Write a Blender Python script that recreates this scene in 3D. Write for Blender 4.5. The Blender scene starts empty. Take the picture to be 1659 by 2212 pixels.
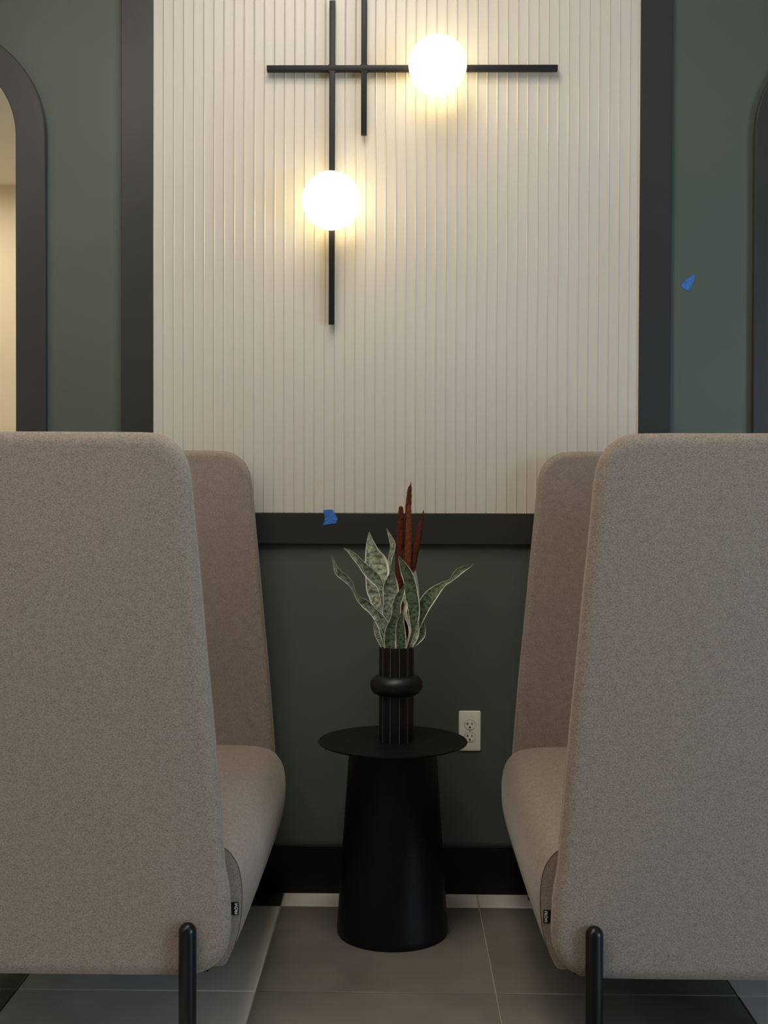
import bpy, bmesh, math, random
from mathutils import Vector, Matrix
random.seed(7)

# ------------------------------------------------------------------ scene, camera, exposure
sc = bpy.context.scene
C = sc.collection
sc.view_settings.view_transform = 'Standard'
sc.view_settings.look = 'None'
sc.view_settings.gamma = 1.0
sc.view_settings.use_curve_mapping = False
sc.view_settings.exposure = 0.0

FPX, PITCH, YAW, ROLL, EYE = 2484.15, 0.01368096, 0.01406243, -0.00324435, 1.23942548
WALL = 3.578          # the feature wall's face
MID = -0.0175         # the plane of symmetry of wall and sofas
TILE = 0.6
TX0, TY0 = -0.35697, 2.85552   # one tile corner


def cam_rows():
    cy, sy = math.cos(YAW), math.sin(YAW)
    cp, sp = math.cos(PITCH), math.sin(PITCH)
    cr, sr = math.cos(ROLL), math.sin(ROLL)
    R0 = Matrix(((1, 0, 0), (0, 0, -1), (0, 1, 0)))
    Rz = Matrix(((cy, sy, 0), (-sy, cy, 0), (0, 0, 1)))
    Rp = Matrix(((1, 0, 0), (0, cp, -sp), (0, sp, cp)))
    Rr = Matrix(((cr, sr, 0), (-sr, cr, 0), (0, 0, 1)))
    return Rr @ Rp @ R0 @ Rz


RC = cam_rows()


def at(u, v, Y):
    """photo pixel -> the point of the place on the plane y = Y"""
    d = RC.transposed() @ Vector(((u - 829.5) / FPX, (v - 1106) / FPX, 1.0))
    return Vector((0, 0, EYE)) + d * (Y / d.y)


cam_d = bpy.data.cameras.new('camera')
cam = bpy.data.objects.new('camera', cam_d)
C.objects.link(cam)
r, dn, fw = RC[0], RC[1], RC[2]
cam.matrix_world = Matrix(((r[0], -dn[0], -fw[0], 0), (r[1], -dn[1], -fw[1], 0),
                           (r[2], -dn[2], -fw[2], EYE), (0, 0, 0, 1)))
cam_d.sensor_fit = 'VERTICAL'
cam_d.sensor_height = 36.0
cam_d.sensor_width = 27.0
cam_d.lens = FPX / 2212 * 36.0
cam_d.clip_start = 0.05
sc.camera = cam

# world: overcast daylight outside the window
wd = bpy.data.worlds.new('sky')
sc.world = wd
wd.use_nodes = True
wd.node_tree.nodes['Background'].inputs['Color'].default_value = (0.55, 0.75, 1.0, 1)
wd.node_tree.nodes['Background'].inputs['Strength'].default_value = 0.8

# room
XL, XR, YB, ZC = -3.9, 3.9, -1.6, 3.6
LAMP_WARM = (1.0, 0.93, 0.83)
LAMP_POWER = 31.5
WINDOW_POWER = 122.0
GLOBE = (5.6, 4.45, 2.35)

win = bpy.data.lights.new('window_daylight', 'AREA')
win.shape = 'RECTANGLE'
win.size, win.size_y = 2.2, 2.15
win.color = (0.60, 0.80, 1.0)
win.energy = WINDOW_POWER
wo = bpy.data.objects.new('window_daylight', win)
C.objects.link(wo)
wo.location = (XR + 0.03, -0.3, 1.3)
wo.rotation_euler = (0, math.radians(90), 0)      # shines towards -x


# ------------------------------------------------------------------ helpers
def srgb(r, g, b):
    f = lambda c: (c / 12.92 if c <= 0.04045 else ((c + 0.055) / 1.055) ** 2.4)
    return (f(r / 255), f(g / 255), f(b / 255), 1)


def new_mat(name, col, rough=0.5, spec=0.5, metal=0.0):
    m = bpy.data.materials.new(name)
    m.use_nodes = True
    b = m.node_tree.nodes['Principled BSDF']
    b.inputs['Base Color'].default_value = col
    b.inputs['Roughness'].default_value = rough
    b.inputs['Specular IOR Level'].default_value = spec
    b.inputs['Metallic'].default_value = metal
    return m


def node(m, t, **kw):
    n = m.node_tree.nodes.new(t)
    for k, v in kw.items():
        setattr(n, k, v)
    return n


def lnk(m, a, b):
    m.node_tree.links.new(a, b)


def bsdf(m):
    return m.node_tree.nodes['Principled BSDF']


def add_noise(m, c1, c2, scale, detail=4, lo=0.3, hi=0.7, stretch=(1, 1, 1), bump=0.0, bscale=None, bdist=0.001):
    tc = node(m, 'ShaderNodeTexCoord')
    mp = node(m, 'ShaderNodeMapping')
    mp.inputs['Scale'].default_value = stretch
    lnk(m, tc.outputs['Object'], mp.inputs['Vector'])
    n = node(m, 'ShaderNodeTexNoise')
    n.inputs['Scale'].default_value = scale
    n.inputs['Detail'].default_value = detail
    lnk(m, mp.outputs['Vector'], n.inputs['Vector'])
    cr = node(m, 'ShaderNodeValToRGB')
    cr.color_ramp.elements[0].position = lo
    cr.color_ramp.elements[0].color = c1
    cr.color_ramp.elements[1].position = hi
    cr.color_ramp.elements[1].color = c2
    lnk(m, n.outputs['Fac'], cr.inputs['Fac'])
    lnk(m, cr.outputs['Color'], bsdf(m).inputs['Base Color'])
    if bump:
        src = n.outputs['Fac']
        if bscale:
            n2 = node(m, 'ShaderNodeTexNoise')
            n2.inputs['Scale'].default_value = bscale
            lnk(m, mp.outputs['Vector'], n2.inputs['Vector'])
            src = n2.outputs['Fac']
        b = node(m, 'ShaderNodeBump')
        b.inputs['Strength'].default_value = bump
        b.inputs['Distance'].default_value = bdist
        lnk(m, src, b.inputs['Height'])
        lnk(m, b.outputs['Normal'], bsdf(m).inputs['Normal'])
    return m


def mesh_obj(name, verts, faces, mat, parent=None, smooth=False, auto=None):
    me = bpy.data.meshes.new(name)
    me.from_pydata([tuple(v) for v in verts], [], faces)
    me.update()
    bm = bmesh.new()
    bm.from_mesh(me)
    bmesh.ops.recalc_face_normals(bm, faces=bm.faces)
    bm.to_mesh(me)
    bm.free()
    if smooth:
        me.polygons.foreach_set('use_smooth', [True] * len(me.polygons))
        if auto:
            me.set_sharp_from_angle(angle=math.radians(auto))
    me.materials.append(mat)
    o = bpy.data.objects.new(name, me)
    C.objects.link(o)
    if parent:
        o.parent = parent
    return o


def box(name, x0, x1, y0, y1, z0, z1, mat, parent=None, bevel=0.0, seg=2):
    bm = bmesh.new()
    bmesh.ops.create_cube(bm, size=1)
    for v in bm.verts:
        v.co = Vector(((x0 + x1) / 2 + v.co.x * (x1 - x0), (y0 + y1) / 2 + v.co.y * (y1 - y0),
                       (z0 + z1) / 2 + v.co.z * (z1 - z0)))
    if bevel:
        bmesh.ops.bevel(bm, geom=bm.edges[:], offset=bevel, segments=seg, profile=0.5, affect='EDGES')
    me = bpy.data.meshes.new(name)
    bm.to_mesh(me)
    bm.free()
    if bevel:
        me.polygons.foreach_set('use_smooth', [True] * len(me.polygons))
        me.set_sharp_from_angle(angle=math.radians(40))
    me.materials.append(mat)
    o = bpy.data.objects.new(name, me)
    C.objects.link(o)
    if parent:
        o.parent = parent
    return o


def empty(name, loc=(0, 0, 0), parent=None):
    o = bpy.data.objects.new(name, None)
    C.objects.link(o)
    o.location = loc
    o.empty_display_size = 0.1
    if parent:
        o.parent = parent
    return o


def tag(o, label=None, cat=None, group=None, kind=None):
    if label: o['label'] = label
    if cat: o['category'] = cat
    if group: o['group'] = group
    if kind: o['kind'] = kind
    return o


def lathe(name, prof, mat, parent=None, seg=64, centre=(0, 0, 0), auto=35, caps=True):
    """prof: list of (radius, z)"""
    cx, cy, cz = centre
    V, F = [], []
    n = len(prof)
    for k in range(seg):
        a = 2 * math.pi * k / seg
        for (rr, z) in prof:
            V.append((cx + rr * math.cos(a), cy + rr * math.sin(a), cz + z))
    for k in range(seg):
        k2 = (k + 1) % seg
        for i in range(n - 1):
            F.append((k * n + i, k2 * n + i, k2 * n + i + 1, k * n + i + 1))
    bot = [k * n for k in range(seg)]
    top = [k * n + n - 1 for k in range(seg)]
    if caps and prof[0][0] > 1e-5: F.append(tuple(reversed(bot)))
    if caps and prof[-1][0] > 1e-5: F.append(tuple(top))
    o = mesh_obj(name, V, F, mat, parent, smooth=True, auto=auto)
    if prof[0][0] <= 1e-5 or prof[-1][0] <= 1e-5:
        bm = bmesh.new()
        bm.from_mesh(o.data)
        bmesh.ops.remove_doubles(bm, verts=bm.verts[:], dist=1e-6)
        bmesh.ops.recalc_face_normals(bm, faces=bm.faces)
        bm.to_mesh(o.data)
        bm.free()
    return o


def tube(name, pts, rad, mat, parent=None, seg=8, closed=False):
    V, F = [], []
    n = len(pts)
    pts = [Vector(p) for p in pts]
    for i, p in enumerate(pts):
        if closed:
            t = (pts[(i + 1) % n] - pts[i - 1]).normalized()
        else:
            t = (pts[min(i + 1, n - 1)] - pts[max(i - 1, 0)]).normalized()
        up = Vector((0, 1, 0)) if abs(t.y) < 0.9 else Vector((0, 0, 1))
        a = t.cross(up).normalized()
        b = t.cross(a).normalized()
        rr = rad[i] if isinstance(rad, (list, tuple)) else rad
        for k in range(seg):
            an = 2 * math.pi * k / seg
            V.append(p + a * (rr * math.cos(an)) + b * (rr * math.sin(an)))
    m = n if closed else n - 1
    for i in range(m):
        j = (i + 1) % n
        for k in range(seg):
            k2 = (k + 1) % seg
            F.append((i * seg + k, i * seg + k2, j * seg + k2, j * seg + k))
    if not closed:
        F.append(tuple(reversed(range(seg))))
        F.append(tuple((n - 1) * seg + k for k in range(seg)))
    return mesh_obj(name, V, F, mat, parent, smooth=True, auto=60)


def catmull(pts, n=8, closed=False):
    """smooth curve through tuples of any dimension"""
    out = []
    N = len(pts)
    segs = N if closed else N - 1
    for i in range(segs):
        g = (lambda k: pts[k % N]) if closed else (lambda k: pts[max(0, min(N - 1, k))])
        p0, p1, p2, p3 = g(i - 1), g(i), g(i + 1), g(i + 2)
        for s in range(n):
            t = s / n
            out.append(tuple(0.5 * (2 * b + (c - a) * t + (2 * a - 5 * b + 4 * c - d) * t * t
                                    + (-a + 3 * b - 3 * c + d) * t ** 3)
                             for a, b, c, d in zip(p0, p1, p2, p3)))
    if not closed:
        out.append(tuple(pts[-1]))
    return out


# ------------------------------------------------------------------ materials
M = {}
M['green'] = add_noise(new_mat('green_paint', (0, 0, 0, 1), 0.42, 0.45), srgb(80, 88, 81), srgb(84, 92, 84), 3.0,
                       bump=0.05, bscale=420, bdist=0.0004)
M['cream'] = add_noise(new_mat('cream_paint', (0, 0, 0, 1), 0.7, 0.3), srgb(222, 205, 172), srgb(226, 210, 178), 2.0)
M['ceiling'] = add_noise(new_mat('ceiling_paint', (0, 0, 0, 1), 0.8, 0.2), srgb(238, 224, 196), srgb(242, 228, 200), 2.0)
M['white'] = add_noise(new_mat('white_paint', (0, 0, 0, 1), 0.3, 0.5), srgb(201, 193, 182), srgb(206, 198, 187), 6.0,
                       stretch=(1, 1, 0.3))
M['trim'] = add_noise(new_mat('charcoal_satin', (0, 0, 0, 1), 0.34, 0.5), srgb(45, 45, 45), srgb(49, 49, 48), 5.0)
M['base'] = new_mat('black_rubber', srgb(8, 9, 9), 0.45, 0.25)
M['lip'] = new_mat('grey_rubber', srgb(48, 50, 48), 0.4, 0.4)
M['mirror'] = new_mat('mirror_glass', (0.92, 0.92, 0.92, 1), 0.02, 0.5, 1.0)
M['black'] = new_mat('black_powder_coat', srgb(24, 25, 25), 0.5, 0.3)
M['blackleg'] = new_mat('black_leg_coat', srgb(12, 14, 16), 0.3, 0.32)
M['table'] = add_noise(new_mat('table_black', (0, 0, 0, 1), 0.45, 0.28), srgb(9, 11, 11), srgb(13, 14, 14), 40,
                       bump=0.06, bscale=900, bdist=0.0003)
M['vase'] = add_noise(new_mat('matte_black_ceramic', (0, 0, 0, 1), 0.42, 0.45), srgb(15, 14, 15), srgb(21, 19, 20), 60)
M['vedge'] = new_mat('vase_edge_highlight', srgb(135, 127, 119), 0.5, 0.4)  # pale strips paint the highlight along the vase's facet edges
M['plate'] = new_mat('outlet_plastic', srgb(246, 240, 226), 0.35, 0.5)
M['slot'] = new_mat('slot_dark', srgb(20, 14, 12), 0.7, 0.2)
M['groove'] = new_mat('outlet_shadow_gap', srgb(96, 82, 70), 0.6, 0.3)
M['tape'] = add_noise(new_mat('blue_painter_tape', (0, 0, 0, 1), 0.6, 0.3), srgb(46, 100, 178), srgb(66, 122, 200), 60)
M['grout'] = new_mat('grout', srgb(150, 142, 126), 0.85, 0.2)
M['tagcloth'] = new_mat('black_woven_tag', srgb(14, 13, 14), 0.8, 0.2)
M['tagtext'] = new_mat('white_tag_thread', srgb(225, 225, 220), 0.8, 0.2)
M['under'] = new_mat('black_underlining', srgb(18, 18, 20), 0.9, 0.1)
M['seamthread'] = new_mat('seam_shadow_thread', srgb(88, 76, 67), 0.9, 0.1)
M['soil'] = new_mat('dark_filling', srgb(30, 26, 22), 0.9, 0.1)

# globe and lamps
g = bpy.data.materials.new('opal_glass_lit')
g.use_nodes = True
gb = g.node_tree.nodes['Principled BSDF']
gb.inputs['Base Color'].default_value = (0.9, 0.88, 0.84, 1)
gb.inputs['Roughness'].default_value = 0.3
gb.inputs['Emission Color'].default_value = (1.0, GLOBE[1] / GLOBE[0], GLOBE[2] / GLOBE[0], 1)
gb.inputs['Emission Strength'].default_value = GLOBE[0]
M['globe'] = g


def lamp_mat(strength):
    d = bpy.data.materials.new('lamp_diffuser_lit')
    d.use_nodes = True
    db = d.node_tree.nodes['Principled BSDF']
    db.inputs['Emission Color'].default_value = (*LAMP_WARM, 1)
    db.inputs['Emission Strength'].default_value = strength
    return d


def fabric(name, dark, mid, light):
    m = new_mat(name, mid, 0.92, 0.15)
    tc = node(m, 'ShaderNodeTexCoord')
    mp = node(m, 'ShaderNodeMapping')
    mp.inputs['Scale'].default_value = (1.0, 1.0, 1.5)
    lnk(m, tc.outputs['Object'], mp.inputs['Vector'])
    n1 = node(m, 'ShaderNodeTexNoise')
    n1.inputs['Scale'].default_value = 300
    n1.inputs['Detail'].default_value = 3
    n2 = node(m, 'ShaderNodeTexNoise')
    n2.inputs['Scale'].default_value = 45
    n2.inputs['Detail'].default_value = 5
    n2.inputs['Roughness'].default_value = 0.7
    for n in (n1, n2):
        lnk(m, mp.outputs['Vector'], n.inputs['Vector'])
    ad = node(m, 'ShaderNodeMix', data_type='FLOAT')
    ad.inputs[0].default_value = 0.25
    lnk(m, n1.outputs['Fac'], ad.inputs[2])
    lnk(m, n2.outputs['Fac'], ad.inputs[3])
    cr = node(m, 'ShaderNodeValToRGB')
    e = cr.color_ramp.elements
    e[0].position, e[0].color = 0.30, dark
    e[1].position, e[1].color = 0.70, light
    k = e.new(0.48)
    k.color = mid
    lnk(m, ad.outputs[0], cr.inputs['Fac'])
    lnk(m, cr.outputs['Color'], bsdf(m).inputs['Base Color'])
    bp = node(m, 'ShaderNodeBump')
    bp.inputs['Strength'].default_value = 0.35
    bp.inputs['Distance'].default_value = 0.0008
    lnk(m, n1.outputs['Fac'], bp.inputs['Height'])
    lnk(m, bp.outputs['Normal'], bsdf(m).inputs['Normal'])
    bsdf(m).inputs['Sheen Weight'].default_value = 0.25
    bsdf(m).inputs['Sheen Roughness'].default_value = 0.45
    bsdf(m).inputs['Sheen Tint'].default_value = (0.9, 0.86, 0.8, 1)
    return m


M['fabric'] = fabric('heather_wool', srgb(106, 95, 87), srgb(138, 125, 115), srgb(160, 147, 137))


def tile_mat(name, a, b):
    m = new_mat(name, a, 0.38, 0.45)
    return add_noise(m, a, b, 5.0, detail=6, lo=0.3, hi=0.72, bump=0.03, bscale=160, bdist=0.0004)


M['tile_mid'] = tile_mat('concrete_tile_grey', srgb(102, 96, 88), srgb(122, 115, 106))
M['tile_light'] = tile_mat('concrete_tile_pale', srgb(196, 189, 178), srgb(212, 204, 193))
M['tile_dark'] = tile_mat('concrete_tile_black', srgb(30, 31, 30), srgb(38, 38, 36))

# leaves: cream margin, banded grey-green blade; the UV map holds (across, along)
def leaf_mat(name, c_dark, c_light, cream, margin=0.80):
    m = new_mat(name, c_light, 0.45, 0.35)
    uv = node(m, 'ShaderNodeUVMap')
    uv.uv_map = 'UVMap'
    sp = node(m, 'ShaderNodeSeparateXYZ')
    lnk(m, uv.outputs['UV'], sp.inputs[0])
    tc = node(m, 'ShaderNodeTexCoord')
    nz = node(m, 'ShaderNodeTexNoise')
    nz.inputs['Scale'].default_value = 90
    nz.inputs['Detail'].default_value = 4
    lnk(m, tc.outputs['Object'], nz.inputs['Vector'])
    mp = node(m, 'ShaderNodeMapping')
    mp.inputs['Scale'].default_value = (1.2, 26, 1)
    lnk(m, uv.outputs['UV'], mp.inputs['Vector'])
    bn = node(m, 'ShaderNodeTexNoise')
    bn.inputs['Scale'].default_value = 1.4
    bn.inputs['Detail'].default_value = 3
    bn.inputs['Distortion'].default_value = 0.9
    lnk(m, mp.outputs['Vector'], bn.inputs['Vector'])
    mx = node(m, 'ShaderNodeMix', data_type='FLOAT')
    mx.inputs[0].default_value = 0.35
    lnk(m, bn.outputs['Fac'], mx.inputs[2])
    lnk(m, nz.outputs['Fac'], mx.inputs[3])
    cr = node(m, 'ShaderNodeValToRGB')
    cr.color_ramp.elements[0].position, cr.color_ramp.elements[0].color = 0.40, c_dark
    cr.color_ramp.elements[1].position, cr.color_ramp.elements[1].color = 0.60, c_light
    lnk(m, mx.outputs[0], cr.inputs['Fac'])
    ab = node(m, 'ShaderNodeMath', operation='ABSOLUTE')
    lnk(m, sp.outputs['X'], ab.inputs[0])
    nm = node(m, 'ShaderNodeMath', operation='MULTIPLY_ADD')
    nm.inputs[1].default_value = 0.16
    nm.inputs[2].default_value = -0.08
    lnk(m, nz.outputs['Fac'], nm.inputs[0])
    su = node(m, 'ShaderNodeMath', operation='ADD')
    lnk(m, ab.outputs[0], su.inputs[0])
    lnk(m, nm.outputs[0], su.inputs[1])
    er = node(m, 'ShaderNodeValToRGB')
    er.color_ramp.elements[0].position, er.color_ramp.elements[0].color = margin, (0, 0, 0, 1)
    er.color_ramp.elements[1].position, er.color_ramp.elements[1].color = min(0.99, margin + 0.06), (1, 1, 1, 1)
    lnk(m, su.outputs[0], er.inputs['Fac'])
    mc = node(m, 'ShaderNodeMix', data_type='RGBA')
    lnk(m, er.outputs['Color'], mc.inputs[0])
    lnk(m, cr.outputs['Color'], mc.inputs[6])
    mc.inputs[7].default_value = cream
    lnk(m, mc.outputs[2], bsdf(m).inputs['Base Color'])
    return m


CREAM = srgb(250, 249, 232)
M['leaf_pale'] = leaf_mat('snake_leaf_pale', srgb(96, 108, 92), srgb(206, 210, 184), CREAM, 0.80)
M['leaf_mid'] = leaf_mat('snake_leaf_grey', srgb(72, 86, 74), srgb(156, 167, 144), CREAM, 0.84)
M['leaf_deep'] = leaf_mat('snake_leaf_deep', srgb(52, 66, 50), srgb(112, 128, 98), CREAM, 0.84)
M['leaf_cream'] = leaf_mat('snake_leaf_cream', srgb(205, 200, 170), srgb(232, 226, 200), CREAM, 0.5)
M['stalk'] = add_noise(new_mat('russet_velvet', (0, 0, 0, 1), 0.9, 0.1), srgb(66, 30, 18), srgb(100, 52, 32), 160,
                       detail=5, bump=0.4, bscale=500, bdist=0.001)

# ------------------------------------------------------------------ the setting
# floor: grout bed and single tiles
floor = box('floor', XL, XR, YB, WALL, -0.06, -0.0025, M['grout'])
tag(floor, 'warm grey concrete-look tiled floor with thin pale grout', None, None, 'structure')
G = 0.0018
tile_mesh = {}


def tile(x0, x1, y0, y1, mat):
    key = (round(x1 - x0, 4), round(y1 - y0, 4), mat)
    if key not in tile_mesh:
        o = box('floor_tile', -(x1 - x0) / 2 + G, (x1 - x0) / 2 - G, -(y1 - y0) / 2 + G, (y1 - y0) / 2 - G,
                -0.012, 0.0, M[mat], floor, bevel=0.0012, seg=1)
        tile_mesh[key] = o.data
    else:
        o = bpy.data.objects.new('floor_tile', tile_mesh[key])
        C.objects.link(o)
        o.parent = floor
    o.location = ((x0 + x1) / 2, (y0 + y1) / 2, 0)
    return o


xs = [TX0 + TILE * k for k in range(-7, 9)]
ys = [TY0 + TILE * k for k in range(-8, 3)]
for i in range(len(xs) - 1):
    for j in range(len(ys) - 1):
        x0, x1 = max(xs[i], XL), min(xs[i + 1], XR)
        y0, y1 = max(ys[j], YB), min(ys[j + 1], WALL)
        if x1 - x0 < 0.03 or y1 - y0 < 0.03:
            continue
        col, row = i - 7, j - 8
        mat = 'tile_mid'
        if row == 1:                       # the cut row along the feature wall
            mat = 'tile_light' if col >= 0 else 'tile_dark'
        elif col == -1 or col == 2:  # far right column: daylight sheen put in as paler tile colour
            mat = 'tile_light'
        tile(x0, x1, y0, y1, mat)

# walls
wall_back = box('wall_back', XL, XR, WALL, WALL + 0.12, 0, ZC, M['green'])
tag(wall_back, 'muted sage green painted feature wall behind the sofas', None, None, 'structure')
wall_left = box('wall_left', XL - 0.12, XL, YB, WALL, 0, ZC, M['cream'])
tag(wall_left, 'cream side wall left of the sofas', None, None, 'structure')
ceiling = box('ceiling', XL, XR, YB, WALL, ZC, ZC + 0.1, M['ceiling'])
tag(ceiling, 'pale cream ceiling over the lounge', None, None, 'structure')
# the wall behind the viewer: cream bay on the left, green for the rest
XC = -2.68
wall_cream = box('wall_front_left', XL, XC, YB - 0.12, YB, 0, ZC, M['cream'])
tag(wall_cream, 'cream wall facing the green wall, seen in the arched mirror', None, None, 'structure')
wall_front = box('wall_front', XC, XR, YB - 0.12, YB, 0, ZC, M['green'])
tag(wall_front, 'green wall behind the viewer', None, None, 'structure')
# right wall around the window opening
wy0, wy1, wz0, wz1 = -1.45, 0.85, 0.2, 2.4
V, F = [], []


def add_box(x0, x1, y0, y1, z0, z1):
    k = len(V)
    V.extend([(x, y, z) for x in (x0, x1) for y in (y0, y1) for z in (z0, z1)])
    F.extend([tuple(k + i for i in f) for f in ((0, 1, 3, 2), (4, 6, 7, 5), (0, 4, 5, 1), (2, 3, 7, 6), (0, 2, 6, 4), (1, 5, 7, 3))])


add_box(XR, XR + 0.12, YB, wy0, 0, ZC)
add_box(XR, XR + 0.12, wy1, WALL, 0, ZC)
add_box(XR, XR + 0.12, wy0, wy1, 0, wz0)
add_box(XR, XR + 0.12, wy0, wy1, wz1, ZC)
wall_right = mesh_obj('wall_right', V, F, M['green'])
tag(wall_right, 'green side wall with the window, right of the sofas', None, None, 'structure')
w1 = empty('window_1', (XR + 0.05, (wy0 + wy1) / 2, wz0))
tag(w1, 'large window in the right side wall letting in cool daylight', None, None, 'structure')
hy = (wy1 - wy0) / 2
for (a, b, c, e) in ((-hy, -hy + 0.05, 0, wz1 - wz0), (hy - 0.05, hy, 0, wz1 - wz0), (-hy + .05, hy - .05, 0, 0.05), (-hy + .05, hy - .05, wz1 - wz0 - 0.05, wz1 - wz0)):
    f = box('window_frame', 0, 0.06, a, b, c, e, M['trim'], w1)

# cove base along the feature wall
zb = at(700, 1819, WALL).z
bb = box('baseboard_back', XL, XR, WALL - 0.010, WALL, 0, zb - 0.012, M['base'], bevel=0.002)
tag(bb, 'black rubber cove base along the foot of the green wall', None, None, 'structure')
lip = box('lip', XL, XR, WALL - 0.012, WALL, zb - 0.012, zb, M['lip'], bb, bevel=0.002)

# dark flat frame around the fluted panel
TF = WALL - 0.020
pxL, pxR = at(331, 500, TF).x, at(1381.5, 500, TF).x
tL, tR = at(262, 500, TF).x, at(1450, 500, TF).x
z_rt, z_rb = at(850, 1109, TF).z, at(850, 1175.5, TF).z
ZTOP = 3.25
for nm, a in (('trim_1', (tL, pxL, z_rb, ZTOP + 0.09)), ('trim_2', (pxR, tR, z_rb, ZTOP + 0.09)),
              ('trim_3', (pxL, pxR, z_rb, z_rt)), ('trim_4', (pxL, pxR, ZTOP, ZTOP + 0.09))):
    o = box(nm, a[0], a[1], TF, WALL, a[2], a[3], M['trim'], bevel=0.0012, seg=1)
    tag(o, {'trim_1': 'charcoal upright of the flat frame left of the white fluted panel',
            'trim_2': 'charcoal upright of the flat frame right of the white fluted panel',
            'trim_3': 'charcoal bottom rail of the flat frame under the white fluted panel',
            'trim_4': 'charcoal top rail of the flat frame above the white fluted panel'}[nm], None, None, 'structure')

# fluted white panel: one strip per flute
panel = empty('fluted_wall_panel', ((pxL + pxR) / 2, WALL - 0.01, z_rt))
tag(panel, 'white vertically fluted wall panel inside the charcoal frame', 'wall panel')
NF = 48
w = (pxR - pxL) / NF
prof = [(0.0, 0.0), (0.0004, 0.0002), (0.0025, 0.0026), (0.0030, 0.0029), (w / 2, 0.0032)]
prof = prof + [(w - a, b) for a, b in reversed(prof[:-1])]
PF = 0.0045          # panel ridges stand this far behind the frame's face
Vs, Fs = [], []
zt = ZTOP - z_rt
n = len(prof)
for z in (0.001, zt):
    for (a, b) in prof:
        Vs.append((a - w / 2, TF + PF + b - (WALL - 0.01), z))
for z in (0.001, zt):
    Vs.append((w / 2, WALL - 0.001 - (WALL - 0.01), z))
    Vs.append((-w / 2, WALL - 0.001 - (WALL - 0.01), z))
for i in range(n - 1):
    Fs.append((i, i + 1, n + i + 1, n + i))
a0, a1, b0, b1 = 2 * n, 2 * n + 1, 2 * n + 2, 2 * n + 3
Fs += [(n - 1, a0, b0, 2 * n - 1), (a0, a1, b1, b0), (a1, 0, n, b1)]
Fs.append(tuple(reversed(list(range(n)) + [a0, a1])))
Fs.append(tuple(list(range(n, 2 * n)) + [b0, b1]))
first = None
for k in range(NF):
    if first is None:
        o = first = mesh_obj('flute', Vs, Fs, M['white'], panel, smooth=True, auto=20)
    else:
        o = bpy.data.objects.new('flute', first.data)
        C.objects.link(o)
        o.parent = panel
    o.location = (pxL + (k + 0.5) * w - (pxL + pxR) / 2, 0, 0)


# ------------------------------------------------------------------ arched mirrors
def arched_mirror(cx, label):
    yf = WALL - 0.024
    R = 0.3485
    W = 0.092
    zc = at(97.5, 292, yf).z
    z0 = 1.0
    root = empty('arched_mirror', (cx, WALL, z0))
    tag(root, label, 'mirror', 'arched mirrors flanking the fluted panel')

    def arch(rad, zlow):
        p = [(-rad, zlow)]
        for k in range(65):
            a = math.pi - math.pi * k / 64
            p.append((rad * math.cos(a), zc + rad * math.sin(a)))
        p.append((rad, zlow))
        return p
    bv = 0.0025
    rings = [(arch(R, z0), WALL - 0.0005), (arch(R, z0), yf + bv), (arch(R - bv, z0 + bv), yf),
             (arch(R - W + bv, z0 + W - bv), yf), (arch(R - W, z0 + W), yf + bv), (arch(R - W, z0 + W), WALL - 0.0005)]
    V, F = [], []
    n = len(rings[0][0])
    for ring, y in rings:
        V += [(x, y - WALL, z - z0) for x, z in ring]
    for q in range(len(rings)):
        q2 = (q + 1) % len(rings)
        for i in range(n):
            j = (i + 1) % n
            F.append((q * n + i, q * n + j, q2 * n + j, q2 * n + i))
    mesh_obj('frame', V, F, M['trim'], root, smooth=True, auto=30)
    ring = arch(R - W + 0.001, z0 + W - 0.001)
    V = [(x, -0.009, z - z0) for x, z in ring] + [(x, -0.004, z - z0) for x, z in ring]
    F = [tuple(range(n)), tuple(reversed(range(n, 2 * n)))] + [(i, (i + 1) % n, n + (i + 1) % n, n + i) for i in range(n)]
    mesh_obj('mirror_glass', V, F, M['mirror'], root)
    return root


mx = at(97.5, 500, WALL - 0.024).x - 0.3485
arched_mirror(mx, 'arched mirror in a charcoal frame above the left sofa')
mx2 = at(1630.5, 500, WALL - 0.024).x + 0.3485
arched_mirror(mx2, 'arched mirror in a charcoal frame above the right sofa')


# ------------------------------------------------------------------ high-back sofas
# half-profile: s = distance from the middle plane, z = height
front_edge = [(0.60, 1.3755), (0.55, 1.375), (0.515, 1.3735), (0.494, 1.368), (0.471, 1.355), (0.451, 1.334), (0.440, 1.310),
              (0.433, 1.276), (0.4275, 1.22), (0.419, 1.13), (0.4095, 1.031), (0.397, 0.89), (0.3835, 0.751),
              (0.371, 0.60), (0.3605, 0.462), (0.3575, 0.432), (0.350, 0.39), (0.3465, 0.345), (0.3465, 0.30),
              (0.352, 0.266), (0.364, 0.243), (0.386, 0.222), (0.412, 0.2105), (0.45, 0.2065), (0.55, 0.205)]
back_edge = [(0.95, 0.205), (1.03, 0.2055), (1.075, 0.212), (1.11, 0.230), (1.135, 0.260), (1.146, 0.30), (1.150, 0.36), (1.155, 0.60),
             (1.165, 1.10), (1.166, 1.22), (1.162, 1.27), (1.148, 1.315), (1.118, 1.352), (1.08, 1.371), (1.04, 1.376), (0.97, 1.376)]


def resample(poly, step):
    out = []
    N = len(poly)
    for i in range(N):
        a, b = Vector(poly[i]), Vector(poly[(i + 1) % N])
        m = max(1, int(round((b - a).length / step)))
        for k in range(m):
            out.append(tuple(a.lerp(b, k / m)))
    return out


outline = catmull(front_edge, 6) + catmull(back_edge, 5)
outline = resample(outline, 0.02)


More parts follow.
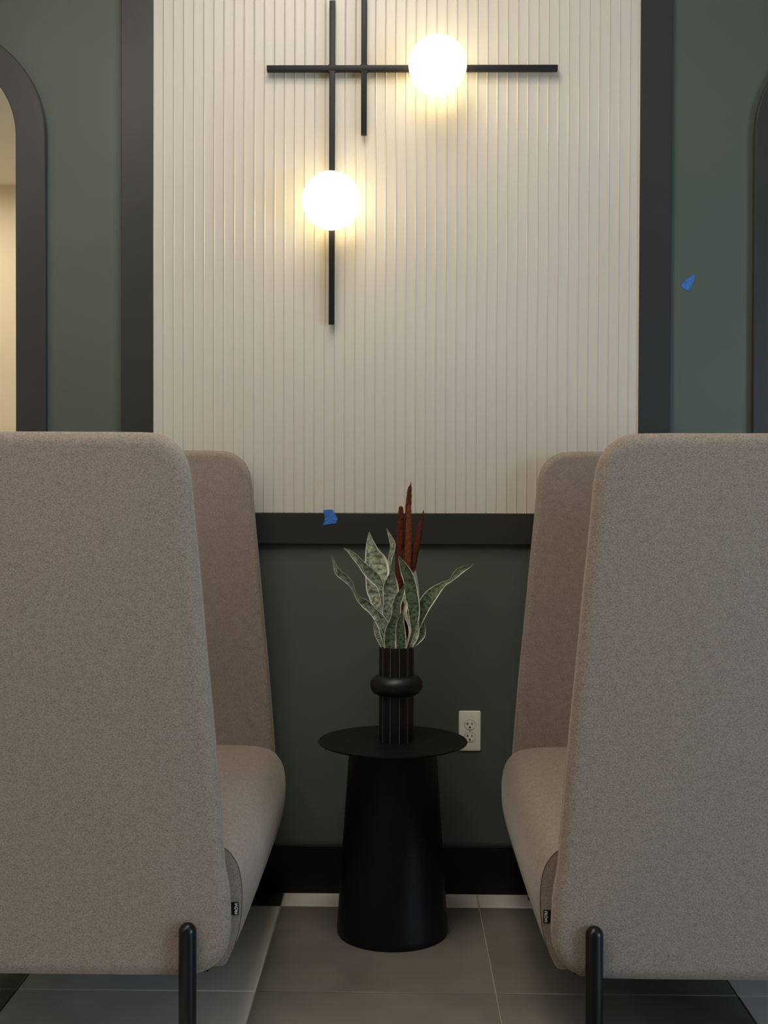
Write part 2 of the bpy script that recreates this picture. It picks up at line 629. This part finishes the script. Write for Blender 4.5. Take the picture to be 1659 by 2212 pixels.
def inset(poly, dist):
    N = len(poly)
    area = sum(poly[i][0] * poly[(i + 1) % N][1] - poly[(i + 1) % N][0] * poly[i][1] for i in range(N))
    sg = 1 if area > 0 else -1
    res = []
    for i in range(N):
        a, b = Vector(poly[i - 1]), Vector(poly[(i + 1) % N])
        t = (b - a).normalized()
        nrm = Vector((-t.y, t.x)) * sg
        res.append((poly[i][0] + nrm.x * dist, poly[i][1] + nrm.y * dist))
    return res


NEAR0, NEAR1 = 2.444, 2.500     # the near side panel
FAR0, FAR1 = 3.460, 3.515       # the far side panel


def sofa(sg, label, tag_z):
    X = lambda s: sg * s
    root = empty('high_back_sofa', (MID, 0, 0))
    tag(root, label, 'sofa', 'facing high-back sofas')

    def side_panel(y_out, y_in):
        """padded panel, rounded on the outer face, seam in the middle of its edge"""
        d = y_in - y_out
        prof = []
        for k in range(7):                              # outer face rounding
            a = math.pi / 2 * k / 6
            prof.append((0.032 * (1 - math.sin(a)), y_out + 0.021 * abs(1 if d > 0 else 1) * (1 - math.cos(a)) * (1 if d > 0 else -1)))
        sgn = 1 if d > 0 else -1
        prof.append((0.0, y_out + 0.026 * sgn))
        prof.append((0.0022, y_out + 0.0285 * sgn))
        prof.append((0.0008, y_out + 0.031 * sgn))
        for k in range(7):
            a = math.pi / 2 * k / 6
            prof.append((0.0008 + 0.018 * (1 - math.cos(a)), y_in - sgn * 0.016 * (1 - math.sin(a))))
        V, F = [], []
        N = len(outline)
        for (ins, y) in prof:
            for (s, z) in inset(outline, ins):
                V.append((X(s), y, z))
        for q in range(len(prof) - 1):
            for i in range(N):
                j = (i + 1) % N
                F.append((q * N + i, q * N + j, (q + 1) * N + j, (q + 1) * N + i))
        for q in (0, len(prof) - 1):
            k0 = len(V)
            V.append((X(0.78), prof[q][1], 0.80))
            F += [(q * N + i, q * N + (i + 1) % N, k0) for i in range(N)]
        o = mesh_obj('side_panel', V, F, M['fabric'], root, smooth=True, auto=50)
        pts = [(X(s), y_out + 0.0285 * sgn, z) for (s, z) in inset(outline, 0.0008)]
        tube('piping', pts, 0.0018, M['fabric'], o, seg=6, closed=True)
        return o
    side_panel(NEAR0, NEAR1)
    side_panel(FAR1, FAR0)

    # seat: a rounded bolster front, crowned along its length
    sp = [(0.372, 0.2075), (0.361, 0.212), (0.347, 0.240), (0.335, 0.279), (0.328, 0.320), (0.326, 0.361), (0.3275, 0.392),
          (0.333, 0.422), (0.344, 0.446), (0.365, 0.468), (0.402, 0.4805), (0.45, 0.485), (0.56, 0.487)]
    sp = catmull(sp, 4) + [(0.70, 0.486), (0.85, 0.48), (1.0, 0.47), (1.06, 0.46), (1.06, 0.2075)]
    y0, y1 = NEAR1 + 0.003, FAR0 - 0.001
    NY = 30
    V, F = [], []
    ns = len(sp)
    for k in range(NY + 1):
        t = k / NY
        y = y0 + (y1 - y0) * t
        dist = min(t, 1 - t) * (y1 - y0)
        rnd = 0.012 * max(0.0, 1 - dist / 0.03) ** 2
        crown = (1 - math.exp(-dist / 0.10)) * 0.011
        for i, (s, z) in enumerate(sp):
            f = max(0.0, min(1.0, (z - 0.21) / 0.12))
            ff = 1.0 if s < 0.6 else max(0.0, 1 - (s - 0.6) / 0.3)
            V.append((X(s - (crown - rnd * 0.0) * f * ff * (1 if s < 0.45 else 0)),
                      y, z + crown * 0.3 * ff * max(0, min(1, (z - 0.36) / 0.1))))
    for k in range(NY):
        for i in range(ns):
            j = (i + 1) % ns
            F.append((k * ns + i, k * ns + j, (k + 1) * ns + j, (k + 1) * ns + i))
    F.append(tuple(range(ns)))
    F.append(tuple(reversed(range(NY * ns, (NY + 1) * ns))))
    seat = mesh_obj('seat', V, F, M['fabric'], root, smooth=True, auto=50)
    tag(seat, 'rounded bolster seat')
    seam = [(X(s), y0 + 0.0005, z) for (s, z) in sp if s < 0.5]
    so = tube('seam', seam, 0.0010, M['seamthread'], seat, seg=6)

    # back: cushion leaning on the back panel
    V, F = [], []
    bp = catmull([(0.86, 0.49), (0.845, 0.56), (0.875, 0.85), (0.905, 1.12), (0.925, 1.20), (0.965, 1.235), (1.02, 1.225), (1.05, 1.18)], 4) + [(1.062, 0.9), (1.062, 0.49)]
    nb = len(bp)
    for y in (y0 + 0.002, y0 + 0.05, (y0 + y1) / 2, y1 - 0.05, y1 - 0.002):
        c = 0.012 if (y0 + 0.02 < y < y1 - 0.02) else 0.0
        V += [(X(s - (c if s < 1.0 else 0)), y, z) for s, z in bp]
    for k in range(4):
        for i in range(nb):
            j = (i + 1) % nb
            F.append((k * nb + i, k * nb + j, (k + 1) * nb + j, (k + 1) * nb + i))
    F += [tuple(range(nb)), tuple(reversed(range(4 * nb, 5 * nb)))]
    mesh_obj('back_cushion', V, F, M['fabric'], root, smooth=True, auto=50)
    xa, xb = sorted((X(1.065), X(1.14)))
    box('back_panel', xa, xb, y0 - 0.002, y1, 0.215, 1.362, M['fabric'], root, bevel=0.02, seg=4)
    xa, xb = sorted((X(0.40), X(1.06)))
    box('underside', xa, xb, y0, y1, 0.196, 0.2065, M['under'], root)

    # legs: rods with domed tops standing outside the side panels
    for s in (0.4325, 1.06):
        for y in (NEAR0 - 0.012, FAR1 + 0.012):
            rr = 0.0188
            prof = [(rr - 0.002, 0.0), (rr, 0.002), (rr, 0.31)]
            for k in range(1, 9):
                a = math.pi / 2 * k / 8
                prof.append((rr * math.cos(a) if k < 8 else 0.0, 0.31 + rr * 1.05 * math.sin(a)))
            lathe('leg', prof, M['blackleg'], root, seg=32, centre=(X(s), y, 0))

    # woven maker's tag in the seam between seat and side panel
    za, zb_ = tag_z
    sa, sb = 0.333, 0.356
    xa, xb = sorted((X(sa), X(sb)))
    to = box('maker_tag', xa, xb, y0 - 0.0022, y0 - 0.0008, za, zb_, M['tagcloth'], root)
    tag(to, 'black woven maker tag with white lettering')
    cu = bpy.data.curves.new('tag_lettering', 'FONT')
    cu.body = 'FR\u00d6VI'
    cu.size = 0.0088
    cu.align_x = 'CENTER'
    cu.align_y = 'CENTER'
    cu.offset = 0.00018
    cu.extrude = 0.0001
    to2 = bpy.data.objects.new('tmp', cu)
    C.objects.link(to2)
    dg = bpy.context.evaluated_depsgraph_get()
    me = bpy.data.meshes.new_from_object(to2.evaluated_get(dg))
    bpy.data.objects.remove(to2)
    lo = bpy.data.objects.new('tag_lettering', me)
    me.materials.clear()
    me.materials.append(M['tagtext'])
    C.objects.link(lo)
    lo.parent = to
    wtxt = max(v.co.x for v in me.vertices) - min(v.co.x for v in me.vertices)
    k = (zb_ - za) * 0.84 / wtxt
    ang = math.radians(90) if sg < 0 else math.radians(-90)
    lo.rotation_euler = Matrix.Rotation(math.radians(90), 3, 'X').to_euler()
    lo.matrix_local = (Matrix.Translation((X(sa + 0.0048), y0 - 0.0025, (za + zb_) / 2)) @
                       Matrix.Rotation(math.radians(90), 4, 'X') @ Matrix.Rotation(ang, 4, 'Z') @ Matrix.Diagonal((k, k, 1, 1)))
    return root


sofa(-1, 'greige wool high-back sofa on the left, facing right towards the side table', (0.3215, 0.3495))
sofa(1, 'greige wool high-back sofa on the right, facing left towards the side table', (0.310, 0.338))

# ------------------------------------------------------------------ side table
TCX, TCY, TH = -0.0185, 3.262, 0.546
st = empty('side_table', (TCX, TCY, 0))
tag(st, 'round black side table on a tapered drum base between the sofas', 'table')
lathe('drum_base', [(0.150, 0.0), (0.1555, 0.003), (0.1575, 0.012), (0.1575, 0.022), (0.1230, TH - 0.006)], M['table'], st, seg=96)
lathe('table_top', [(0.120, TH - 0.0065), (0.207, TH - 0.0065), (0.2105, TH - 0.005), (0.2118, TH - 0.0025), (0.2108, TH), (0.209, TH),
                    (0.206, TH - 0.0012), (0.0, TH - 0.0016)], M['table'], st, seg=128, auto=50)

# ------------------------------------------------------------------ vase
VX, VY = at(856, 1580, 3.27).x, 3.27
ztop = at(856, 1401, VY - 0.05).z
VH = ztop - TH
vase = empty('vase', (VX, VY, TH - 0.0015))
tag(vase, 'matte black fluted vase with a bulging ring, on the side table', 'vase')


def fluted(name, z0, z1, R, open_top):
    NS, per = 12, 8
    V, F = [], []
    ring = []
    kinds = []
    off = math.radians(-90 + 10)
    for i in range(NS):
        a0 = off + 2 * math.pi * i / NS
        a1 = off + 2 * math.pi * (i + 1) / NS
        p0, p1 = Vector((math.cos(a0), math.sin(a0))) * R, Vector((math.cos(a1), math.sin(a1))) * R
        nrm = (p0 + p1).normalized()
        for k in range(per):
            t = (0.0, 0.02, 0.14, 0.32, 0.5, 0.68, 0.86, 0.98)[k]
            dep = 0.0 if k in (0, 1, 7) else 0.0028 * math.sin(math.pi * t) + 0.0008
            q = p0.lerp(p1, t) - nrm * dep
            ring.append(q)
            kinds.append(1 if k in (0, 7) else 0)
    n = len(ring)
    zs = [z0, z1]
    for z in zs:
        V += [(q.x, q.y, z) for q in ring]
    mats = []
    for i in range(n):
        j = (i + 1) % n
        F.append((i, j, n + j, n + i))
        mats.append(kinds[i])
    F.append(tuple(reversed(range(n))))
    mats.append(0)
    if open_top:
        ri = R - 0.008
        k0 = len(V)
        for z in (z1, z1 - 0.03):
            V += [(q.x * ri / R, q.y * ri / R, z) for q in ring]
        for i in range(n):
            j = (i + 1) % n
            F.append((n + i, n + j, k0 + j, k0 + i)); mats.append(0)
            F.append((k0 + i, k0 + j, k0 + n + j, k0 + n + i)); mats.append(0)
        F.append(tuple(range(k0 + n, k0 + 2 * n))); mats.append(0)
    else:
        F.append(tuple(range(n, 2 * n))); mats.append(0)
    o = mesh_obj(name, V, F, M['vase'], vase, smooth=True, auto=20)
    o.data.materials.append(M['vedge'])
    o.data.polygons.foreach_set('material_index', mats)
    return o


zr = at(856, 1479, VY).z - (TH - 0.0015)
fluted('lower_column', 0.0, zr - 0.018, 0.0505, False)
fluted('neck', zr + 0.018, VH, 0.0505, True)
prof = []
for k in range(25):
    a = -math.pi / 2 + math.pi * k / 24
    ca, sa = math.cos(a), math.sin(a)
    prof.append((0.0455 + 0.0295 * abs(ca) ** 0.85, zr + 0.0282 * sa))
lathe('ring', prof, M['vase'], vase, seg=72, auto=60)

# ------------------------------------------------------------------ snake plant
plant = empty('snake_plant', (VX, VY, TH + VH - 0.03))
tag(plant, 'snake plant with cream-edged mottled leaves standing in the black vase', 'plant')
ZO = TH + VH - 0.03


def leaf(pts, mat, yb, lean, cup=0.25, wave=0.0, th=0.0016):
    """pts: (x, y, half width) down the middle of the blade, in the frame of an enlarged view of the photo"""
    P = catmull([(a, b, c) for a, b, c in reversed(pts)], 6)
    n = len(P)
    NU = 9
    V, F, UV = [], [], []
    total = 0.0
    cum = [0.0]
    for i in range(1, n):
        total += math.hypot(P[i][0] - P[i - 1][0], P[i][1] - P[i - 1][1])
        cum.append(total)
    for side in (0, 1):
        for i in range(n):
            t = cum[i] / total
            a, b = P[max(0, i - 1)], P[min(n - 1, i + 1)]
            tx, ty = b[0] - a[0], b[1] - a[1]
            L = math.hypot(tx, ty) or 1
            nx, ny = -ty / L, tx / L
            hw = max(0.6, P[i][2])
            tw = wave * math.sin(2.2 * math.pi * t)
            for u in range(NU):
                f = -1 + 2 * u / (NU - 1)
                px, py = P[i][0] + nx * hw * f, P[i][1] + ny * hw * f
                hwm = hw / 3.95 * 3.2 / FPX
                Y = yb + lean * t ** 1.4 + cup * hwm * (1 - f * f) + tw * hwm * f
                w_ = at(640 + px / 3.95, 1020 + py / 3.95, Y)
                thick = th * (1 - 0.75 * f * f) * (0.4 + 0.6 * (1 - t))
                V.append((w_.x - VX, w_.y - VY + (thick if side else 0.0), w_.z - ZO))
                UV.append((f, t))
    off = n * NU
    for i in range(n - 1):
        for u in range(NU - 1):
            q = (i * NU + u, i * NU + u + 1, (i + 1) * NU + u + 1, (i + 1) * NU + u)
            F.append(q)
            F.append(tuple(off + k for k in reversed(q)))
    for i in range(n - 1):
        for u in (0, NU - 1):
            a, b = i * NU + u, (i + 1) * NU + u
            F.append((a, b, off + b, off + a))
    for i in (0, n - 1):
        for u in range(NU - 1):
            a, b = i * NU + u, i * NU + u + 1
            F.append((a, b, off + b, off + a))
    o = mesh_obj('leaf', V, F, M[mat], plant, smooth=True, auto=70)
    uvl = o.data.uv_layers.new(name='UVMap')
    for lp in o.data.loops:
        uvl.data[lp.index].uv = UV[lp.vertex_index]
    return o


yv = VY
# front to back
leaf([(925, 945, 3), (912, 1000, 16), (882, 1060, 34), (857, 1130, 38), (853, 1200, 40), (838, 1280, 46), (812, 1350, 56), (800, 1430, 54), (800, 1512, 46), (810, 1590, 38)], 'leaf_deep', yv - 0.030, -0.012, 0.5, 0.2)
leaf([(908, 1180, 3), (896, 1240, 22), (888, 1290, 34), (888, 1340, 42), (892, 1410, 45), (894, 1512, 44), (885, 1590, 36)], 'leaf_deep', yv - 0.034, -0.012, 0.5)
leaf([(305, 710, 2), (328, 790, 14), (358, 855, 27), (420, 905, 30), (466, 955, 22), (494, 1015, 11), (530, 1078, 20), (590, 1124, 38), (650, 1182, 34), (705, 1245, 44), (745, 1315, 50), (765, 1400, 46), (785, 1510, 34), (800, 1590, 26)], 'leaf_mid', yv - 0.018, -0.03, 0.4, 0.6)
leaf([(665, 1262, 3), (683, 1320, 24), (704, 1380, 36), (724, 1440, 30), (745, 1500, 20), (770, 1590, 16)], 'leaf_pale', yv - 0.012, -0.02, 0.5)
leaf([(820, 835, 3), (815, 895, 36), (806, 970, 66), (803, 1040, 67), (787, 1120, 47), (778, 1200, 43), (785, 1300, 36), (800, 1500, 30), (810, 1590, 26)], 'leaf_mid', yv - 0.008, -0.014, 0.45)
leaf([(905, 1062, 9), (936, 1125, 14), (930, 1190, 15), (945, 1255, 14), (966, 1315, 12), (968, 1375, 10), (950, 1450, 8), (938, 1512, 6), (925, 1590, 6)], 'leaf_cream', yv - 0.020, -0.008, 0.3, 0.8)
leaf([(875, 713, 3), (902, 780, 26), (938, 855, 47), (966, 930, 52), (977, 1000, 57), (986, 1080, 60), (1001, 1150, 54), (1004, 1230, 46), (1000, 1310, 32), (985, 1390, 22), (960, 1470, 18), (940, 1520, 16), (910, 1590, 16)], 'leaf_deep', yv - 0.010, -0.012, 0.45, 0.2)
leaf([(1090, 1280, 3), (1080, 1340, 24), (1064, 1390, 36), (1028, 1442, 27), (980, 1488, 17), (945, 1525, 14), (910, 1590, 12)], 'leaf_deep', yv - 0.004, -0.012, 0.5)
leaf([(1040, 1270, 3), (1036, 1340, 16), (1022, 1400, 22), (995, 1460, 18), (960, 1515, 12), (920, 1590, 10)], 'leaf_pale', yv - 0.006, -0.012, 0.5)
leaf([(400, 648, 2), (448, 672, 13), (500, 722, 26), (548, 775, 30), (598, 832, 42), (648, 882, 50), (692, 930, 42), (722, 985, 30), (745, 1080, 30), (765, 1250, 28), (800, 1500, 22), (820, 1590, 20)], 'leaf_mid', yv + 0.004, -0.012, 0.4, 0.3)
leaf([(622, 510, 2), (630, 590, 30), (648, 680, 62), (678, 770, 100), (690, 850, 104), (678, 930, 92), (668, 1000, 72), (682, 1080, 56), (700, 1160, 42), (722, 1240, 32), (770, 1400, 30), (805, 1510, 26), (825, 1590, 22)], 'leaf_pale', yv + 0.012, 0.004, 0.4)
leaf([(772, 482, 2), (798, 545, 14), (821, 605, 23), (821, 660, 21), (803, 730, 17), (798, 800, 11), (806, 870, 9), (820, 1000, 10), (835, 1500, 12), (845, 1590, 12)], 'leaf_mid', yv + 0.020, 0.012, 0.4, 0.5)
leaf([(1018, 836, 2), (1008, 880, 18), (1020, 960, 20), (1035, 1060, 13), (1040, 1200, 16), (1018, 1350, 26), (985, 1500, 20), (950, 1590, 18)], 'leaf_pale', yv + 0.006, 0.004, 0.4)
leaf([(1512, 782, 2), (1468, 808, 13), (1402, 838, 27), (1357, 878, 26), (1318, 922, 14), (1262, 952, 20), (1210, 992, 38), (1150, 1052, 55), (1095, 1130, 58), (1060, 1210, 50), (1030, 1300, 38), (1000, 1400, 28), (970, 1500, 20), (940, 1590, 18)], 'leaf_deep', yv + 0.010, -0.006, 0.35, 0.4)

# russet dried spikes at the back of the vase
M['stalk_pale'] = add_noise(new_mat('russet_velvet_pale', (0, 0, 0, 1), 0.9, 0.1), srgb(86, 44, 26), srgb(122, 70, 44), 160,
                            detail=5, bump=0.4, bscale=500, bdist=0.001)


def spike(pts, y0, y1, label, mat='stalk'):
    """pts: (x, y, half width) from the tip down"""
    P = catmull(list(reversed(pts)), 5)
    n = len(P)
    zt_, zb0 = P[-1][1], P[0][1]
    cs, rr = [], []
    for k, (a, b, c) in enumerate(P):
        t = (zb0 - b) / (zb0 - zt_)
        Y = y0 + (y1 - y0) * t
        cs.append(at(640 + a / 3.95, 1020 + b / 3.95, Y))
        rr.append(max(0.0006, c / 3.95 * Y / FPX))
    base = cs[0].copy()
    V, F = [], []
    seg = 12
    for p, q in zip(cs, rr):
        for k in range(seg):
            an = 2 * math.pi * k / seg
            jag = 1 + 0.06 * math.sin(5 * an + p.z * 300)
            V.append((p.x - base.x + q * jag * math.cos(an), p.y - base.y + q * 0.6 * jag * math.sin(an), p.z - base.z))
    for i in range(n - 1):
        for k in range(seg):
            k2 = (k + 1) % seg
            F.append((i * seg + k, i * seg + k2, (i + 1) * seg + k2, (i + 1) * seg + k))
    F += [tuple(reversed(range(seg))), tuple((n - 1) * seg + k for k in range(seg))]
    o = mesh_obj('dried_spike', V, F, M[mat], None, smooth=True, auto=60)
    o.location = base
    tag(o, label, 'dried spike', 'russet dried spikes in the vase')
    return o


spike([(977, 82, 1.5), (976, 108, 6), (968, 140, 17), (962, 220, 22), (955, 330, 26), (950, 500, 28), (945, 800, 28), (940, 1200, 20), (905, 1570, 14)], yv + 0.037, yv + 0.056,
      'tallest russet brown dried spike, with a thin pointed tip')
spike([(893, 290, 6), (893, 300, 17), (892, 340, 22), (890, 420, 27), (885, 560, 32), (878, 760, 33), (880, 1000, 30), (880, 1300, 20), (868, 1570, 14)], yv + 0.026, yv + 0.044,
      'leftmost russet brown dried spike, with a blunt rounded top')
spike([(962, 280, 5), (962, 292, 16), (961, 340, 22), (960, 450, 26), (957, 600, 31), (950, 800, 32), (935, 1000, 28), (905, 1300, 20), (888, 1570, 14)], yv + 0.013, yv + 0.026,
      'middle russet brown dried spike, shorter, standing before the tallest one', 'stalk_pale')
spike([(1087, 320, 1.5), (1082, 350, 7), (1070, 400, 15), (1050, 500, 23), (1030, 600, 29), (1005, 740, 28), (985, 880, 26), (965, 1100, 22), (925, 1570, 14)], yv + 0.024, yv + 0.036,
      'rightmost russet brown dried spike, leaning to the right')

# ------------------------------------------------------------------ wall sconce
SY = 3.545
sco = empty('wall_sconce', (MID, WALL - 0.014, at(715, 433, SY).z))
tag(sco, 'black crossed-bar wall sconce with two lit white globes on the fluted panel', 'wall lamp')
so_ = Vector(sco.location)


def bar(name, p0, p1, hw=0.0087, dp=0.009):
    x0, x1 = sorted((p0.x, p1.x))
    z0, z1 = sorted((p0.z, p1.z))
    if x1 - x0 > z1 - z0:
        zc = (z0 + z1) / 2
        return box(name, x0 - so_.x, x1 - so_.x, SY - dp - so_.y, SY + dp - so_.y, zc - hw - so_.z, zc + hw - so_.z, M['black'], sco, bevel=0.0012)
    xc = (x0 + x1) / 2
    return box(name, xc - hw - so_.x, xc + hw - so_.x, SY - dp - so_.y + 0.0002, SY + dp - so_.y - 0.0002, z0 - so_.z, z1 - so_.z, M['black'], sco, bevel=0.0012)


h0, h1 = at(576.5, 148.5, SY), at(1204.5, 148.5, SY)
v1a, v1b = at(718, 3, SY), at(716.5, 701, SY)
v2a, v2b = at(787, 0, SY), at(786, 292, SY)
v2a.z = v2a.z + 0.14
bar('horizontal_bar', h0, h1)
bar('vertical_bar', v1a, v1b)
bar('vertical_bar', v2a, v2b)
hz = (h0.z + h1.z) / 2
for xc in ((v1a.x + v1b.x) / 2, (v2a.x + v2b.x) / 2):
    box('standoff', xc - 0.006 - so_.x, xc + 0.006 - so_.x, SY + 0.008 - so_.y, TF + PF + 0.003 - so_.y, hz - 0.006 - so_.z, hz + 0.006 - so_.z, M['black'], sco)
    for sx in (-1, 1):                    # small fillets where the bars cross
        for sz in (-1, 1):
            k = 0.0055
            b = 0.0085
            Vf, Ff = [], []
            arc = [(b + k, b)] + [(b + k - k * math.sin(a), b + k - k * math.cos(a)) for a in [math.pi / 2 * i / 5 for i in range(6)]] + [(b, b + k), (b, b)]
            for y in (SY - 0.0085, SY + 0.0085):
                Vf += [(xc + sx * p - so_.x, y - so_.y, hz + sz * q - so_.z) for p, q in arc]
            m_ = len(arc)
            Ff = [tuple(range(m_)), tuple(reversed(range(m_, 2 * m_)))] + [(i, (i + 1) % m_, m_ + (i + 1) % m_, m_ + i) for i in range(m_)]
            mesh_obj('fillet', Vf, Ff, M['black'], sco)
GR = 0.0873
GY = SY - 0.009 - GR + 0.028
for (u, v) in ((945.5, 140.5), (715.5, 433.5)):
    c = at(u, v, GY)
    prof = []
    for k in range(33):
        a = -math.pi / 2 + math.pi * k / 32
        prof.append((0.0 if k in (0, 32) else GR * math.cos(a), GR * math.sin(a)))
    gl = lathe('globe', prof, M['globe'], sco, seg=64, centre=(c.x - so_.x, c.y - so_.y, c.z - so_.z), auto=180)
    tag(gl, 'lit opal white glass globe')

# ------------------------------------------------------------------ outlet
pc = at(1014.9, 1579.3, WALL - 0.005)
ou = empty('wall_outlet', (pc.x, WALL, pc.z))
tag(ou, 'white double power outlet on the green wall, partly behind the side table', 'outlet')
hw_, hh_ = 0.0343, 0.0625
V, F = [], []


def rrect(hw, hh, r, n=6):
    p = []
    for cx, cz, a0 in ((hw - r, hh - r, 0), (-hw + r, hh - r, 90), (-hw + r, -hh + r, 180), (hw - r, -hh + r, 270)):
        for k in range(n + 1):
            a = math.radians(a0 + 90 * k / n)
            p.append((cx + r * math.cos(a), cz + r * math.sin(a)))
    return p


rings = [(rrect(hw_, hh_, 0.005), -0.0002), (rrect(hw_, hh_, 0.005), -0.002), (rrect(hw_ - 0.0015, hh_ - 0.0015, 0.0045), -0.0042),
         (rrect(hw_ - 0.007, hh_ - 0.011, 0.004), -0.0056)]
nn = len(rings[0][0])
for ring, y in rings:
    V += [(x, y, z) for x, z in ring]
for q in range(len(rings) - 1):
    for i in range(nn):
        j = (i + 1) % nn
        F.append((q * nn + i, q * nn + j, (q + 1) * nn + j, (q + 1) * nn + i))
F += [tuple(range(nn)), tuple(reversed(range(3 * nn, 4 * nn)))]
mesh_obj('cover_plate', V, F, M['plate'], ou, smooth=True, auto=30)


def prism(name, pts, y0, y1, mat, parent):
    m_ = len(pts)
    V = [(x, y0, z) for x, z in pts] + [(x, y1, z) for x, z in pts]
    F = [tuple(range(m_)), tuple(reversed(range(m_, 2 * m_)))] + [(i, (i + 1) % m_, m_ + (i + 1) % m_, m_ + i) for i in range(m_)]
    return mesh_obj(name, V, F, mat, parent)


for zc in (0.0192 + 0.0008, -0.0192 + 0.0008):
    def face(rad, flat):
        p = []
        for k in range(64):
            a = 2 * math.pi * k / 64
            x, z = rad * math.cos(a), rad * math.sin(a)
            p.append((x, zc + max(-flat, min(flat, z))))
        return p
    prism('socket_gap', face(0.0172, 0.0149), -0.0060, -0.0050, M['groove'], ou)
    rc = prism('socket', face(0.0163, 0.0140), -0.0072, -0.0050, M['plate'], ou)
    z5 = zc + 0.0035
    prism('slot', [(-0.0075, z5 - 0.0045), (-0.0052, z5 - 0.0045), (-0.0052, z5 + 0.0045), (-0.0075, z5 + 0.0045),
                   (-0.0075, z5 + 0.001), (-0.0125, z5 + 0.001), (-0.0125, z5 - 0.001), (-0.0075, z5 - 0.001)], -0.0074, -0.0070, M['slot'], rc)
    prism('slot', [(0.0054, z5 - 0.0037), (0.0078, z5 - 0.0037), (0.0078, z5 + 0.0037), (0.0054, z5 + 0.0037)], -0.0074, -0.0070, M['slot'], rc)
    prism('ground_hole', [(-0.0028, zc - 0.0105), (0.0028, zc - 0.0105)] + [(0.0028 * math.cos(math.pi * k / 10), zc - 0.0080 + 0.0028 * math.sin(math.pi * k / 10)) for k in range(11)],
          -0.0074, -0.0070, M['slot'], rc)
lathe_o = prism('screw', [(0.0018 * math.cos(math.pi * k / 8), 0.0008 + 0.0018 * math.sin(math.pi * k / 8)) for k in range(16)], -0.0064, -0.0050, M['groove'], ou)


# ------------------------------------------------------------------ blue tape scraps
def tape(pix, Y, label):
    P = [at(u, v, Y) for u, v in pix]
    c = sum(P, Vector()) / len(P)
    n = len(P)
    V = [(p.x - c.x, -0.0006 - 0.0012 * (i % 2), p.z - c.z) for i, p in enumerate(P)] + [(p.x - c.x, 0.0, p.z - c.z) for p in P]
    V += [(0, -0.0016, 0)]
    F = [(i, (i + 1) % n, 2 * n) for i in range(n)]
    F += [tuple(reversed(range(n, 2 * n)))] + [(i, (i + 1) % n, n + (i + 1) % n, n + i) for i in range(n)]
    o = mesh_obj('tape_scrap', V, F, M['tape'])
    o.location = (c.x, Y, c.z)
    tag(o, label, 'tape', 'scraps of blue tape')


z1 = lambda x, y: (640 + x / 3.95, 1020 + y / 3.95)
tape([z1(228, 324), z1(270, 320), z1(308, 318), z1(330, 352), z1(354, 398), z1(346, 415), z1(340, 438), z1(280, 442), z1(222, 455), z1(240, 420), z1(246, 385)],
     TF - 0.0004, 'torn scrap of blue tape on the charcoal rail under the fluted panel')
z2 = lambda x, y: (1440 + x / 7.575, 560 + y / 7.575)
tape([z2(235, 440), z2(290, 350), z2(370, 300), z2(430, 252), z2(468, 272), z2(455, 345), z2(410, 435), z2(362, 522), z2(285, 490)],
     WALL - 0.0004, 'small scrap of blue tape on the green wall right of the fluted panel')


# ------------------------------------------------------------------ ceiling lamps (outside the picture)
def ceiling_lamp(x, y, rad, power, label):
    root = empty('ceiling_lamp', (x, y, ZC))
    tag(root, label, 'ceiling lamp', 'round ceiling lamps')
    lathe('rim', [(rad, -0.045), (rad + 0.012, -0.045), (rad + 0.012, -0.0005), (rad, -0.0005), (rad, -0.045)], M['trim'], root, seg=48, caps=False)
    lathe('diffuser', [(rad - 0.001, -0.038), (rad - 0.001, -0.030)], lamp_mat(LAMP_POWER * power), root, seg=48)


for (x, y, rad, pw, lb) in ((-3.3, -0.6, 0.28, 1.0, 'round ceiling lamp in the cream bay on the left'),
                            (-1.78, 0.6, 0.27, 0.85, 'round ceiling lamp over the left side of the lounge'),
                            (-0.50, 1.45, 0.62, 0.25, 'large round ceiling lamp in front of the sofas'),
                            (-0.1, 2.5, 0.36, 0.46, 'round ceiling lamp right above the side table')):
    ceiling_lamp(x, y, rad, pw, lb)
